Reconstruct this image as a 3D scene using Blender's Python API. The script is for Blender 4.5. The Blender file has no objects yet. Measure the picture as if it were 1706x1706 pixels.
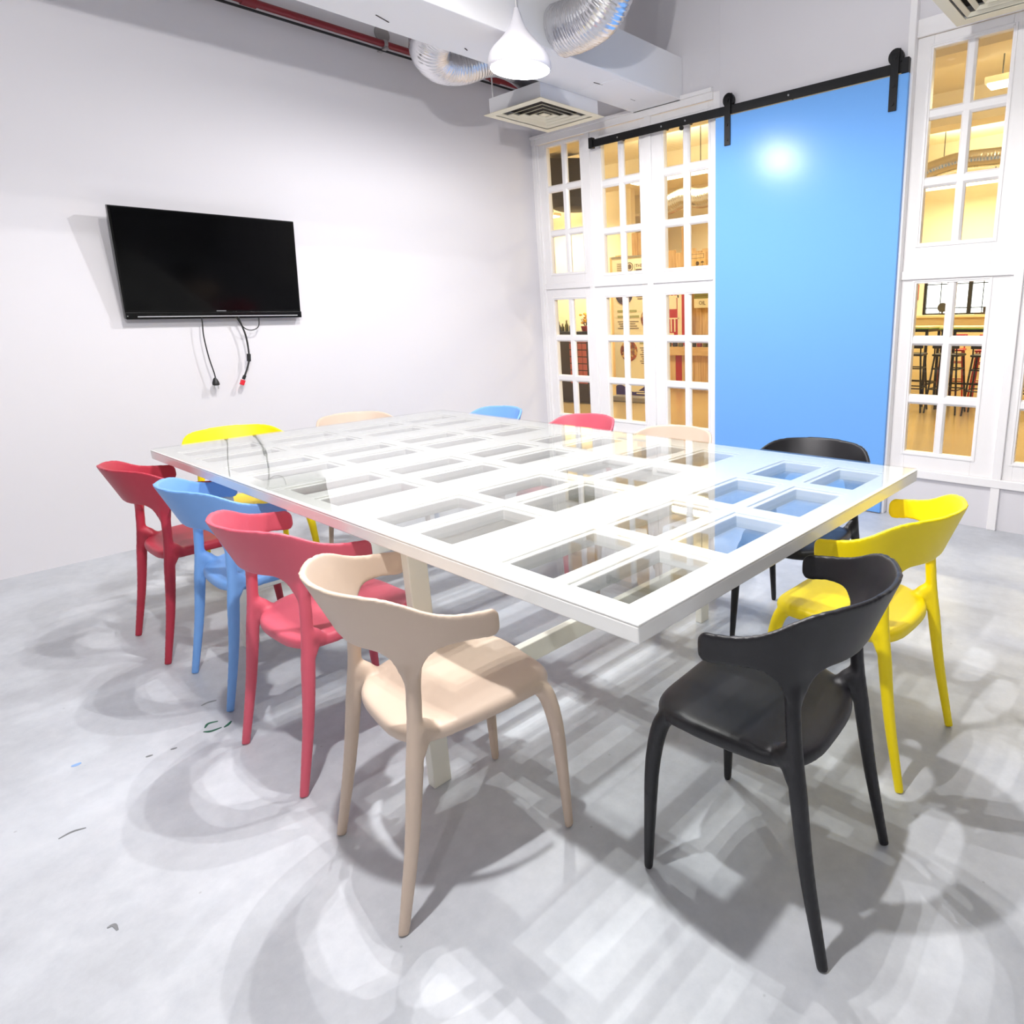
import bpy, math, random
from mathutils import Vector, Matrix
rnd = random.Random(7)
S = bpy.context.scene
COL = S.collection
R = math.radians

# ------------------------------------------------------------------ camera
cam_d = bpy.data.cameras.new('camera'); cam = bpy.data.objects.new('camera', cam_d); COL.objects.link(cam)
yaw, pit, rol = R(39.32793), R(14.32426), R(1.13704)
fw = Vector((-math.sin(yaw)*math.cos(pit), math.cos(yaw)*math.cos(pit), -math.sin(pit)))
rt0 = Vector((math.cos(yaw), math.sin(yaw), 0)); dn0 = fw.cross(rt0)
rt = rt0*math.cos(rol) + dn0*math.sin(rol)
dn = dn0*math.cos(rol) - rt0*math.sin(rol)
m = Matrix.Identity(4)
for i in range(3):
    m[i][0], m[i][1], m[i][2] = rt[i], -dn[i], -fw[i]
m.translation = Vector((0, 0, 1.25))
cam.matrix_world = m
cam_d.sensor_width = 36.0; cam_d.lens = 36.0*1098.99/1706
cam_d.shift_x = -(1096.98-853)/1706; cam_d.shift_y = -(853-808.0)/1706
cam_d.clip_start = 0.02
S.camera = cam
# ------------------------------------------------------------------ world, light levels, exposure
W = bpy.data.worlds.new('overcast_sky'); S.world = W; W.use_nodes = True
W.node_tree.nodes['Background'].inputs[0].default_value = (0.93, 0.97, 1.0, 1)
W.node_tree.nodes['Background'].inputs[1].default_value = 3.0
S.view_settings.view_transform = 'Standard'; S.view_settings.look = 'None'
S.view_settings.exposure = 0.72; S.view_settings.gamma = 1.0
S.view_settings.use_curve_mapping = False
PENDANT_W = 92.0       # each pendant over the table
SPOT_W = 60.0          # each small ceiling spot
FAR_W = 45.0          # each warm strip in the room beyond
try:
    S.cycles.max_bounces = 10; S.cycles.diffuse_bounces = 6; S.cycles.glossy_bounces = 5
    S.cycles.transparent_max_bounces = 16; S.cycles.transmission_bounces = 8
    S.cycles.caustics_reflective = False; S.cycles.caustics_refractive = False
    S.cycles.sample_clamp_indirect = 6.0
except Exception:
    pass

# ------------------------------------------------------------------ materials
def srgb(r, g, b):
    def f(c):
        c /= 255.0
        return c/12.92 if c <= .04045 else ((c+.055)/1.055)**2.4
    return (f(r), f(g), f(b), 1)

def mat(name, col, rough=.5, metal=0., noise=0., nscale=30., bump=0., bscale=120., spec=.5, emit=None, estr=0., coat=0.):
    M = bpy.data.materials.new(name); M.use_nodes = True
    nt = M.node_tree; b = nt.nodes['Principled BSDF']
    b.inputs['Base Color'].default_value = col
    b.inputs['Roughness'].default_value = rough; b.inputs['Metallic'].default_value = metal
    b.inputs['Specular IOR Level'].default_value = spec
    b.inputs['Coat Weight'].default_value = coat
    if emit:
        b.inputs['Emission Color'].default_value = emit; b.inputs['Emission Strength'].default_value = estr
    tc = nt.nodes.new('ShaderNodeTexCoord')
    if noise:
        n = nt.nodes.new('ShaderNodeTexNoise'); n.inputs['Scale'].default_value = nscale; n.inputs['Detail'].default_value = 6
        nt.links.new(tc.outputs['Object'], n.inputs['Vector'])
        mx = nt.nodes.new('ShaderNodeMix'); mx.data_type = 'RGBA'
        mx.inputs['A'].default_value = tuple(c*(1-noise) for c in col[:3])+(1,)
        mx.inputs['B'].default_value = tuple(min(1, c*(1+noise)) for c in col[:3])+(1,)
        nt.links.new(n.outputs['Fac'], mx.inputs['Factor']); nt.links.new(mx.outputs['Result'], b.inputs['Base Color'])
    if bump:
        n2 = nt.nodes.new('ShaderNodeTexNoise'); n2.inputs['Scale'].default_value = bscale; n2.inputs['Detail'].default_value = 4
        nt.links.new(tc.outputs['Object'], n2.inputs['Vector'])
        bp = nt.nodes.new('ShaderNodeBump'); bp.inputs['Strength'].default_value = bump; bp.inputs['Distance'].default_value = .003
        nt.links.new(n2.outputs['Fac'], bp.inputs['Height']); nt.links.new(bp.outputs['Normal'], b.inputs['Normal'])
    return M

def wood(name, c1, c2, rough=.5, scale=3., axis='Z'):
    M = mat(name, c1, rough); nt = M.node_tree; b = nt.nodes['Principled BSDF']
    tc = nt.nodes.new('ShaderNodeTexCoord'); mp = nt.nodes.new('ShaderNodeMapping')
    sc = {'Z': (14, 14, 1), 'X': (1, 14, 14), 'Y': (14, 1, 14)}[axis]
    mp.inputs['Scale'].default_value = sc
    n = nt.nodes.new('ShaderNodeTexNoise'); n.inputs['Scale'].default_value = scale; n.inputs['Detail'].default_value = 8
    oi = nt.nodes.new('ShaderNodeObjectInfo')
    ad = nt.nodes.new('ShaderNodeMath'); ad.operation = 'MULTIPLY_ADD'; ad.inputs[1].default_value = .35
    cr = nt.nodes.new('ShaderNodeValToRGB')
    cr.color_ramp.elements[0].position = .3; cr.color_ramp.elements[0].color = c2
    cr.color_ramp.elements[1].position = .75; cr.color_ramp.elements[1].color = c1
    nt.links.new(tc.outputs['Object'], mp.inputs['Vector']); nt.links.new(mp.outputs['Vector'], n.inputs['Vector'])
    nt.links.new(oi.outputs['Random'], ad.inputs[0]); nt.links.new(n.outputs['Fac'], ad.inputs[2])
    nt.links.new(ad.outputs[0], cr.inputs['Fac']); nt.links.new(cr.outputs['Color'], b.inputs['Base Color'])
    return M

def glass(name, tint, refl=1.0):
    M = bpy.data.materials.new(name); M.use_nodes = True; nt = M.node_tree
    for n in list(nt.nodes): nt.nodes.remove(n)
    out = nt.nodes.new('ShaderNodeOutputMaterial'); mix = nt.nodes.new('ShaderNodeMixShader')
    tr = nt.nodes.new('ShaderNodeBsdfTransparent'); tr.inputs[0].default_value = tint
    gl = nt.nodes.new('ShaderNodeBsdfGlossy'); gl.inputs['Roughness'].default_value = 0.0
    lw = nt.nodes.new('ShaderNodeLayerWeight'); lw.inputs[0].default_value = .5
    pw = nt.nodes.new('ShaderNodeMath'); pw.operation = 'POWER'; pw.inputs[1].default_value = 5
    ma = nt.nodes.new('ShaderNodeMath'); ma.operation = 'MULTIPLY_ADD'; ma.inputs[1].default_value = .95*refl; ma.inputs[2].default_value = .04*refl
    nt.links.new(lw.outputs['Facing'], pw.inputs[0]); nt.links.new(pw.outputs[0], ma.inputs[0])
    nt.links.new(ma.outputs[0], mix.inputs[0]); nt.links.new(tr.outputs[0], mix.inputs[1]); nt.links.new(gl.outputs[0], mix.inputs[2])
    nt.links.new(mix.outputs[0], out.inputs[0])
    return M

def floor_mat():
    M = mat('grey_painted_concrete', srgb(196, 199, 204), .38)
    nt = M.node_tree; b = nt.nodes['Principled BSDF']
    tc = nt.nodes.new('ShaderNodeTexCoord')
    n1 = nt.nodes.new('ShaderNodeTexNoise'); n1.inputs['Scale'].default_value = 1.1; n1.inputs['Detail'].default_value = 9; n1.inputs['Roughness'].default_value = .62
    n2 = nt.nodes.new('ShaderNodeTexNoise'); n2.inputs['Scale'].default_value = 16; n2.inputs['Detail'].default_value = 8; n2.inputs['Roughness'].default_value = .7
    n3 = nt.nodes.new('ShaderNodeTexVoronoi'); n3.inputs['Scale'].default_value = 9
    for n in (n1, n2, n3): nt.links.new(tc.outputs['Object'], n.inputs['Vector'])
    cr = nt.nodes.new('ShaderNodeValToRGB')
    cr.color_ramp.elements[0].position = .34; cr.color_ramp.elements[0].color = srgb(172, 175, 180)
    cr.color_ramp.elements[1].position = .62; cr.color_ramp.elements[1].color = srgb(199, 203, 209)
    nt.links.new(n1.outputs['Fac'], cr.inputs['Fac'])
    mx = nt.nodes.new('ShaderNodeMix'); mx.data_type = 'RGBA'; mx.blend_type = 'OVERLAY'; mx.inputs['Factor'].default_value = .22
    nt.links.new(cr.outputs['Color'], mx.inputs['A']); nt.links.new(n2.outputs['Fac'], mx.inputs['B'])
    sp = nt.nodes.new('ShaderNodeValToRGB')      # small dark chips
    sp.color_ramp.elements[0].position = .022; sp.color_ramp.elements[0].color = (.35, .35, .35, 1)
    sp.color_ramp.elements[1].position = .04; sp.color_ramp.elements[1].color = (1, 1, 1, 1)
    nt.links.new(n3.outputs['Distance'], sp.inputs['Fac'])
    m2 = nt.nodes.new('ShaderNodeMix'); m2.data_type = 'RGBA'; m2.blend_type = 'MULTIPLY'; m2.inputs['Factor'].default_value = .35
    nt.links.new(mx.outputs['Result'], m2.inputs['A']); nt.links.new(sp.outputs['Color'], m2.inputs['B'])
    nt.links.new(m2.outputs['Result'], b.inputs['Base Color'])
    rr = nt.nodes.new('ShaderNodeMapRange'); rr.inputs['To Min'].default_value = .28; rr.inputs['To Max'].default_value = .5
    nt.links.new(n1.outputs['Fac'], rr.inputs['Value']); nt.links.new(rr.outputs['Result'], b.inputs['Roughness'])
    bp = nt.nodes.new('ShaderNodeBump'); bp.inputs['Strength'].default_value = .12; bp.inputs['Distance'].default_value = .004
    nt.links.new(n2.outputs['Fac'], bp.inputs['Height']); nt.links.new(bp.outputs['Normal'], b.inputs['Normal'])
    return M

M_FLOOR = floor_mat()
M_WALL = mat('white_wall_paint', srgb(219, 217, 221), .62, bump=.1, bscale=25, noise=.015, nscale=2)
M_CEIL = mat('white_painted_ceiling', srgb(236, 235, 234), .8, bump=.15, bscale=20)
M_WALLG = mat('mid_grey_wall_paint', srgb(140, 140, 142), .7, bump=.1, bscale=25)
M_TRIM = mat('white_gloss_woodwork', srgb(240, 238, 238), .35, bump=.05, bscale=60)
M_PLASTER = mat('white_duct_board', srgb(232, 232, 235), .7, bump=.3, bscale=9)
M_TABLE = mat('white_gloss_table_paint', srgb(245, 244, 240), .22, bump=.04, bscale=40)
M_TLEG = mat('cream_white_leg_paint', srgb(236, 234, 222), .35, bump=.08, bscale=60)
M_GLASS = glass('clear_table_glass', (.985, .995, .992, 1))
M_PANE = glass('window_glass', (.97, .97, .95, 1), .8)
M_BLUE = mat('light_blue_gloss_door_paint', srgb(114, 170, 236), .22, bump=.12, bscale=220, spec=.2)
M_BLACKM = mat('matte_black_steel', srgb(16, 16, 18), .45, metal=.3)
M_TVB = mat('black_gloss_bezel', srgb(8, 8, 9), .2, spec=.25)
M_TVS = mat('black_screen_glass', srgb(3, 3, 4), .1, spec=.16)
M_SILVER = mat('silver_trim', srgb(190, 192, 195), .3, metal=.9)
M_STRIPE = mat('pale_grey_plastic', srgb(196, 197, 200), .4)
M_CABLE = mat('black_rubber', srgb(18, 18, 19), .5)
M_REDP = mat('dark_red_pipe_paint', srgb(120, 14, 26), .35)
M_REDC = mat('red_plug_plastic', srgb(215, 35, 50), .4)
M_GREYP = mat('grey_plastic', srgb(150, 146, 146), .6)
M_SHADE = mat('white_lamp_enamel', srgb(238, 236, 242), .4)
M_BULB = mat('lit_bulb', (1, 1, 1, 1), .5, emit=(1.0, .975, .95, 1), estr=1.0)
M_DIFF = mat('cream_white_diffuser', srgb(228, 222, 200), .5)
M_DARK = mat('dark_duct_inside', srgb(52, 46, 40), .8)
M_GREEN = mat('green_marker_ink', srgb(20, 84, 60), .6)
M_SCUFF = mat('dark_floor_scuff', srgb(124, 126, 128), .6)
M_SCUFFB = mat('blue_chalk_mark', srgb(140, 175, 225), .7)
def foil():
    M = mat('crinkled_aluminium_foil', srgb(222, 221, 223), .24, metal=1.0)
    nt = M.node_tree; b = nt.nodes['Principled BSDF']
    tc = nt.nodes.new('ShaderNodeTexCoord'); n = nt.nodes.new('ShaderNodeTexNoise')
    n.inputs['Scale'].default_value = 15; n.inputs['Detail'].default_value = 3; n.inputs['Distortion'].default_value = .8
    bp = nt.nodes.new('ShaderNodeBump'); bp.inputs['Strength'].default_value = .5; bp.inputs['Distance'].default_value = .008
    nt.links.new(tc.outputs['Object'], n.inputs['Vector']); nt.links.new(n.outputs['Fac'], bp.inputs['Height'])
    nt.links.new(bp.outputs['Normal'], b.inputs['Normal'])
    return M
M_FOIL = foil()
# the room beyond
M_FFLOOR = mat('honey_vinyl_floor', srgb(176, 152, 112), .22, noise=.08, nscale=2.5)
M_FWALL = mat('warm_white_paint', srgb(240, 232, 215), .7)
M_WOOD = wood('pale_pine', srgb(232, 200, 150), srgb(196, 152, 96), .55)
M_WOODX = wood('pale_pine_cross', srgb(236, 206, 156), srgb(204, 164, 108), .5, axis='X')
M_STRIP = mat('fluorescent_tube_cover', (1, 1, 1, 1), .5, emit=(1, .88, .62, 1), estr=4)
M_FBLACK = mat('black_powder_coat', srgb(20, 18, 16), .4)
M_HOOD = mat('dark_grey_hood_metal', srgb(58, 54, 48), .5)
M_FRED = mat('red_plastic', srgb(190, 44, 40), .4)
M_PINK = mat('pink_tile', srgb(196, 104, 96), .4)
M_BROWN = mat('dark_brown_laminate', srgb(52, 40, 32), .45)
M_CREAM = mat('cream_print_vinyl', srgb(248, 240, 216), .6)
M_TEXT = mat('brown_print_ink', srgb(110, 92, 82), .7)
M_TEXTG = mat('sage_print_ink', srgb(170, 172, 120), .7)
M_PURP = mat('purple_print_ink', srgb(66, 48, 122), .6)
def food(name, a, b_, c):
    M = mat(name, a, .6); nt = M.node_tree; p = nt.nodes['Principled BSDF']
    tc = nt.nodes.new('ShaderNodeTexCoord'); v = nt.nodes.new('ShaderNodeTexVoronoi'); v.inputs['Scale'].default_value = 26
    cr = nt.nodes.new('ShaderNodeValToRGB'); cr.color_ramp.elements[0].color = a; cr.color_ramp.elements[1].color = b_
    e = cr.color_ramp.elements.new(.5); e.color = c
    sx = nt.nodes.new('ShaderNodeSeparateColor')
    nt.links.new(tc.outputs['Object'], v.inputs['Vector']); nt.links.new(v.outputs['Color'], sx.inputs[0])
    nt.links.new(sx.outputs[0], cr.inputs['Fac']); nt.links.new(cr.outputs['Color'], p.inputs['Base Color'])
    return M
M_FOOD1 = food('food_photo_orange', srgb(190, 90, 40), srgb(230, 190, 120), srgb(110, 60, 40))
M_FOOD2 = food('food_photo_purple', srgb(70, 50, 90), srgb(120, 90, 110), srgb(60, 50, 60))
M_GREENT = mat('green_edge_laminate', srgb(120, 165, 40), .4)
M_COUNT = mat('pale_yellow_counter', srgb(240, 222, 170), .45)
M_LEAF = mat('yellow_petal', srgb(220, 170, 40), .6)
M_JARG = mat('olive_jar', srgb(100, 100, 40), .3)
M_JARR = mat('red_jar', srgb(150, 50, 40), .3)
M_JARD = mat('dark_jar', srgb(50, 45, 30), .3)
M_SIGNG = mat('sage_sign_board', srgb(140, 138, 84), .6)

# ------------------------------------------------------------------ mesh helpers
class MB:
    def __init__(s): s.v = []; s.f = []
    def box(s, x0, x1, y0, y1, z0, z1, rot=None, at=None):
        b = len(s.v)
        P = [(x0,y0,z0),(x1,y0,z0),(x1,y1,z0),(x0,y1,z0),(x0,y0,z1),(x1,y0,z1),(x1,y1,z1),(x0,y1,z1)]
        if rot is not None:
            P = [tuple(rot @ Vector(p) + (Vector(at) if at else Vector())) for p in P]
        s.v += P
        s.f += [tuple(b+i for i in q) for q in ((3,2,1,0),(4,5,6,7),(0,1,5,4),(1,2,6,5),(2,3,7,6),(3,0,4,7))]
        return s
    def grid(s, rows, closed_u=True, cap=True):
        """rows: list of rings (equal length)"""
        b = len(s.v); n = len(rows[0])
        for r in rows: s.v += [tuple(p) for p in r]
        for i in range(len(rows)-1):
            for j in range(n if closed_u else n-1):
                k = (j+1) % n
                s.f.append((b+i*n+j, b+i*n+k, b+(i+1)*n+k, b+(i+1)*n+j))
        if cap and closed_u:
            s.f.append(tuple(b+j for j in range(n))[::-1]); e = b+(len(rows)-1)*n
            s.f.append(tuple(e+j for j in range(n)))
        return s
    def tube(s, path, rad, n=12, cap=True, ridge=None):
        path = [Vector(p) for p in path]; rows = []
        up = None
        for i, p in enumerate(path):
            t = (path[min(i+1, len(path)-1)] - path[max(i-1, 0)]).normalized()
            if up is None:
                a = Vector((0,0,1)) if abs(t.z) < .9 else Vector((1,0,0)); up = (a - t*a.dot(t)).normalized()
            else: up = (up - t*up.dot(t)).normalized()
            sd = t.cross(up); r = rad[i] if isinstance(rad, (list, tuple)) else rad
            rr = (r, r) if not isinstance(r, tuple) else r
            rows.append([p + up*(math.cos(2*math.pi*j/n)*rr[0]*(ridge(i,j) if ridge else 1)) + sd*(math.sin(2*math.pi*j/n)*rr[1]*(ridge(i,j) if ridge else 1)) for j in range(n)])
        return s.grid(rows, True, cap)
    def lathe(s, prof, c=(0,0,0), n=24, cap=True):
        rows = [[(c[0]+r*math.cos(2*math.pi*j/n), c[1]+r*math.sin(2*math.pi*j/n), c[2]+z) for j in range(n)] for r, z in prof]
        return s.grid(rows, True, cap)
    def disc(s, c, r, ax, th, n=24):
        """solid disc, axis 'x','y','z'"""
        rows = []
        for d in (0, th):
            ring = []
            for j in range(n):
                a = 2*math.pi*j/n; u, w = r*math.cos(a), r*math.sin(a)
                ring.append({'x': (c[0]+d, c[1]+u, c[2]+w), 'y': (c[0]+w, c[1]+d, c[2]+u), 'z': (c[0]+u, c[1]+w, c[2]+d)}[ax])
            rows.append(ring)
        return s.grid(rows)
    def mesh(s, name, smooth=False, ang=35):
        me = bpy.data.meshes.new(name); me.from_pydata(s.v, [], s.f); me.update()
        if smooth:
            me.polygons.foreach_set('use_smooth', [True]*len(me.polygons))
            me.set_sharp_from_angle(angle=R(ang))
        return me
    def obj(s, name, m, parent=None, smooth=False, bevel=0, seg=2, ang=35):
        o = bpy.data.objects.new(name, s.mesh(name, smooth, ang)); COL.objects.link(o)
        if m: o.data.materials.append(m)
        if parent: o.parent = parent
        if bevel:
            b = o.modifiers.new('bevel', 'BEVEL'); b.width = bevel; b.segments = seg; b.limit_method = 'ANGLE'; b.angle_limit = R(40)
        return o

def meta(o, label=None, cat=None, group=None, kind=None):
    if label: o['label'] = label
    if cat: o['category'] = cat
    if group: o['group'] = group
    if kind: o['kind'] = kind
    return o
def thing(name, label, cat, loc=(0,0,0), rz=0, group=None, kind=None):
    o = bpy.data.objects.new(name, None); COL.objects.link(o); o.location = loc; o.rotation_euler = (0,0,rz)
    o.empty_display_size = .1
    return meta(o, label, cat, group, kind)
def struct(o): o['kind'] = 'structure'; return o
def inst(name, me, parent=None, loc=(0,0,0), m=None, rz=0):
    o = bpy.data.objects.new(name, me); COL.objects.link(o); o.location = loc; o.rotation_euler = (0,0,rz)
    if parent: o.parent = parent
    if m and not me.materials: me.materials.append(m)
    return o
def bez(pts, n=12):
    """Catmull-Rom through the points"""
    P = [Vector(p) for p in pts]; P = [P[0]*2-P[1]] + P + [P[-1]*2-P[-2]]; out = []
    for i in range(1, len(P)-2):
        for k in range(n):
            t = k/n; a, b, c, d = P[i-1], P[i], P[i+1], P[i+2]
            out.append(.5*((2*b)+(c-a)*t+(2*a-5*b+4*c-d)*t*t+(3*b-a-3*c+d)*t**3))
    out.append(P[-2]); return out
def text(body, size, parent, loc, rz, m, name='lettering', ext=.001):
    cu = bpy.data.curves.new(name, 'FONT'); cu.body = body; cu.size = size; cu.extrude = ext; cu.resolution_u = 2
    t = bpy.data.objects.new('tmp_text', cu); COL.objects.link(t)
    dg = bpy.context.evaluated_depsgraph_get(); me = bpy.data.meshes.new_from_object(t.evaluated_get(dg))
    bpy.data.objects.remove(t); bpy.data.curves.remove(cu)
    me.name = name
    me.materials.clear(); me.materials.append(m)
    o = bpy.data.objects.new(name, me); COL.objects.link(o); o.parent = parent
    o.location = loc; o.rotation_euler = (R(90), 0, rz)
    return o

# ------------------------------------------------------------------ room shell
XL, YW = -4.65, 4.0875
XR, YB, ZC = 2.6, -2.4, 3.45
struct(MB().box(XL-.15, XR+.15, YB-.15, YW+.1, -.15, 0).obj('floor', M_FLOOR))
struct(MB().box(XL-.15, XR+.15, YB-.15, YW+.2, ZC, ZC+.12).obj('ceiling', M_CEIL))
struct(MB().box(XL-.15, XL, YB-.15, YW+.13, 0, ZC).obj('wall_left', M_WALL))
struct(MB().box(XR, XR+.15, YB-.15, YW+.13, 0, ZC).obj('wall_right', M_WALLG))
struct(MB().box(XL, XR, YB-.15, YB, 0, ZC).obj('wall_back', M_WALLG))
# window wall: solid header and sill, with the leaves set between posts
WT, WB = YW+.045, YW+.10
w = MB()
w.box(XL, XR, YW-.004, WB, 2.70, ZC)                   # header
w.box(XL, -2.755, YW-.002, WB, 0, .268)                # sill wall left of the door
w.box(-1.45, XR, YW-.002, WB, 0, .268)
w.box(.62, XR, YW-.004, WB, .268, 2.70)                # solid wall past the last leaf
struct(w.obj('wall_window', M_WALL))
tn = [0]
def trim(x0, x1, y0, y1, z0, z1, bev=.003, m=None):
    tn[0] += 1
    return struct(MB().box(x0, x1, y0, y1, z0, z1).obj('trim_%d' % tn[0], m or M_TRIM, bevel=bev))
trim(XL, -4.575, YW-.018, WB, .268, 2.70)              # moulding in the corner
trim(-4.625, -4.595, YW-.026, YW-.018, .268, 2.70)
trim(-4.027, -3.978, YW-.014, WB, .268, 2.70)          # posts
trim(-3.407, -3.352, YW-.014, WB, .268, 2.70)
trim(-2.80, -2.735, YW-.010, WB, 0, 2.70)
trim(-1.49, -1.452, YW-.05, WB, 0, ZC)                 # tall post right of the door
trim(-.850, -.802, YW-.02, WB, 0, 2.70)
trim(-.235, -.187, YW-.02, WB, 0, 2.70)
trim(XL, -2.80, YW-.022, YW-.002, 2.655, 2.70)         # cornice over the left leaves
trim(XL, -2.80, YW-.034, YW-.004, 2.70, 2.725)
trim(-1.452, .62, YW-.022, YW-.002, 2.690, 2.775)
trim(XL, -2.80, YW-.025, YW+.02, .255, .303)           # ledge under the leaves
trim(-1.452, .62, YW-.025, YW+.02, .255, .303)
trim(XL+.075, -4.027, YW-.016, WB, 1.497, 1.545)       # transoms
trim(-3.978, -3.407, YW-.016, WB, 1.497, 1.545)
trim(-3.352, -2.80, YW-.016, WB, 1.497, 1.545)
trim(-1.452, -.850, YW-.016, WB, 1.430, 1.478)
trim(-.802, -.235, YW-.016, WB, 1.430, 1.478)
trim(.57, .62, YW-.014, WB, .268, 2.70)
# smooth white board on the wall above the sliding door
trim(-2.735, -1.49, YW-.03, YW-.004, 2.535, ZC, .002, M_WALL)

YP = YW+.020                                          # glass plane
ROWS_L = [(.412,.703),(.762,1.052),(1.110,1.407)]
ROWS_U = [(1.630,1.925),(1.982,2.275),(2.333,2.625)]
ROWS_U2 = [(1.600,1.888),(1.945,2.238),(2.302,2.598)]
wn = [0]
def leaf(x0, x1, z0, z1, cols, rows):
    """one glazed door leaf: stiles and rails, bead moulding, muntins, six panes"""
    wn[0] += 1
    (a0, a1), (b0, b1) = cols; zb, zt = rows[0][0], rows[-1][1]
    f = MB()
    f.box(x0, a0, YW, YW+.042, z0, z1); f.box(b1, x1, YW, YW+.042, z0, z1)
    f.box(a0, b1, YW, YW+.042, z0, zb); f.box(a0, b1, YW, YW+.042, zt, z1)
    o = struct(f.obj('window_%d' % wn[0], M_TRIM, bevel=.0025))
    mm = MB()
    def bar_v(xa, xb):                                 # profiled muntin
        xm = (xa+xb)/2; h = (xb-xa)/2
        rows_ = []
        for z in (zb-.004, zt+.004):
            rows_.append([(xm-h, YP+.012, z), (xm-h, YP-.002, z), (xm-h*.55, YW+.004, z), (xm+h*.55, YW+.004, z), (xm+h, YP-.002, z), (xm+h, YP+.012, z)])
        return MB().grid(rows_)
    bar_v(a1, b0).obj('muntin', M_TRIM, o, bevel=.002)
    for i in range(2):
        za, zc = rows[i][1], rows[i+1][0]; zm = (za+zc)/2; h = (zc-za)/2
        rows_ = []
        for x in (a0-.004, b1+.004):
            rows_.append([(x, YP+.012, zm-h), (x, YP-.002, zm-h), (x, YW+.0035, zm-h*.55), (x, YW+.0035, zm+h*.55), (x, YP-.002, zm+h), (x, YP+.012, zm+h)])
        MB().grid(rows_).obj('muntin', M_TRIM, o, bevel=.002)
    # raised bead round the glazed field
    q = MB(); t = .012
    q.box(a0-t-.01, a0-.01, YW-.005, YW+.002, zb-t-.01, zt+t+.01); q.box(b1+.01, b1+t+.01, YW-.005, YW+.002, zb-t-.01, zt+t+.01)
    q.box(a0-.01, b1+.01, YW-.005, YW+.002, zb-t-.01, zb-.01); q.box(a0-.01, b1+.01, YW-.005, YW+.002, zt+.01, zt+t+.01)
    q.obj('bead', M_TRIM, o, bevel=.002)
    for (xa, xb) in cols:
        for (za, zc) in rows:
            MB().box(xa-.004, xb+.004, YP, YP+.004, za-.004, zc+.004).obj('pane', M_PANE, o)
    return o
C1 = ((-4.487,-4.325),(-4.262,-4.098)); C2 = ((-3.863,-3.700),(-3.640,-3.474)); C3 = ((-3.240,-3.078),(-3.016,-2.849))
C4 = ((-1.365,-1.198),(-1.145,-.977)); C5 = ((-.750,-.583),(-.530,-.362)); C6 = ((-.130,.037),(.090,.258))
for cols, x0, x1, up in ((C1,-4.575,-4.027,ROWS_U),(C2,-3.978,-3.407,ROWS_U2),(C3,-3.352,-2.800,ROWS_U2)):
    leaf(x0, x1, .303, 1.497, cols, ROWS_L); leaf(x0, x1, 1.545, 2.655, cols, up)
for cols, x0, x1 in ((C4,-1.452,-.850),(C5,-.802,-.235),(C6,-.187,.57)):
    leaf(x0, x1, .303, 1.430, cols, ROWS_L); leaf(x0, x1, 1.478, 2.690, cols, ROWS_U)

# ------------------------------------------------------------------ sliding door and rail
door = struct(MB().box(-2.738, -1.466, 4.014, 4.052, .006, 2.515).obj('door_1', M_BLUE, bevel=.003))
def hanger(x):
    h = MB()
    pts = [(x, 4.009, 2.335), (x, 4.009, 2.60)] + [(x, 4.026-.017*math.cos(a), 2.60+.045*math.sin(a)) for a in [R(30*i) for i in range(1, 6)]] + [(x, 4.043, 2.60), (x, 4.043, 2.575)]
    rows = []
    for i, p in enumerate(pts):
        a = Vector(pts[max(i-1,0)]); b = Vector(pts[min(i+1,len(pts)-1)]); t = (b-a).normalized(); nrm = Vector((0, t.z, -t.y))
        p = Vector(p); hw = .023; th = .0035
        rows.append([p+Vector((-hw,0,0))-nrm*th, p+Vector((hw,0,0))-nrm*th, p+Vector((hw,0,0))+nrm*th, p+Vector((-hw,0,0))+nrm*th])
    o = h.grid(rows).obj('hanger', M_BLACKM, door, bevel=.0015)
    MB().disc((x, 4.016, 2.607), .042, 'y', .02, 28).obj('wheel', M_BLACKM, o, smooth=True)
    for z in (2.37, 2.46, 2.60):
        MB().disc((x, 4.001, z), .009, 'y', .006, 8).obj('bolt', M_BLACKM, o)
    return o
hanger(-2.64); hanger(-1.545)
rail = thing('sliding_door_rail', 'black steel rail across the wall carrying the blue sliding door', 'rail', (-2.69, 4.03, 2.548))
def rel(o, p):                                        # keep world coordinates under an unrotated parent
    o.parent = p; o.location = -p.location; return o
rel(MB().box(-3.915, -1.468, 4.0165, 4.0245, 2.522, 2.575).obj('bar', M_BLACKM, bevel=.001), rail)
for x in (-3.895, -1.487):
    rel(MB().box(x-.02, x+.02, 4.006, 4.040, 2.515, 2.590).obj('end_stop', M_BLACKM, bevel=.002), rail)
for x in (-3.20, -2.99, -3.62, -2.2):
    rel(MB().disc((x, 4.024, 2.548), .014, 'y', .065, 14).obj('spacer', M_BLACKM, smooth=True), rail)
    rel(MB().disc((x, 4.0125, 2.548), .006, 'y', .004, 6).obj('screw', M_SILVER), rail)
rel(MB().disc((-3.03, 4.020, 2.512), .016, 'y', .012, 12).obj('knob', M_BLACKM), rail)

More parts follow.
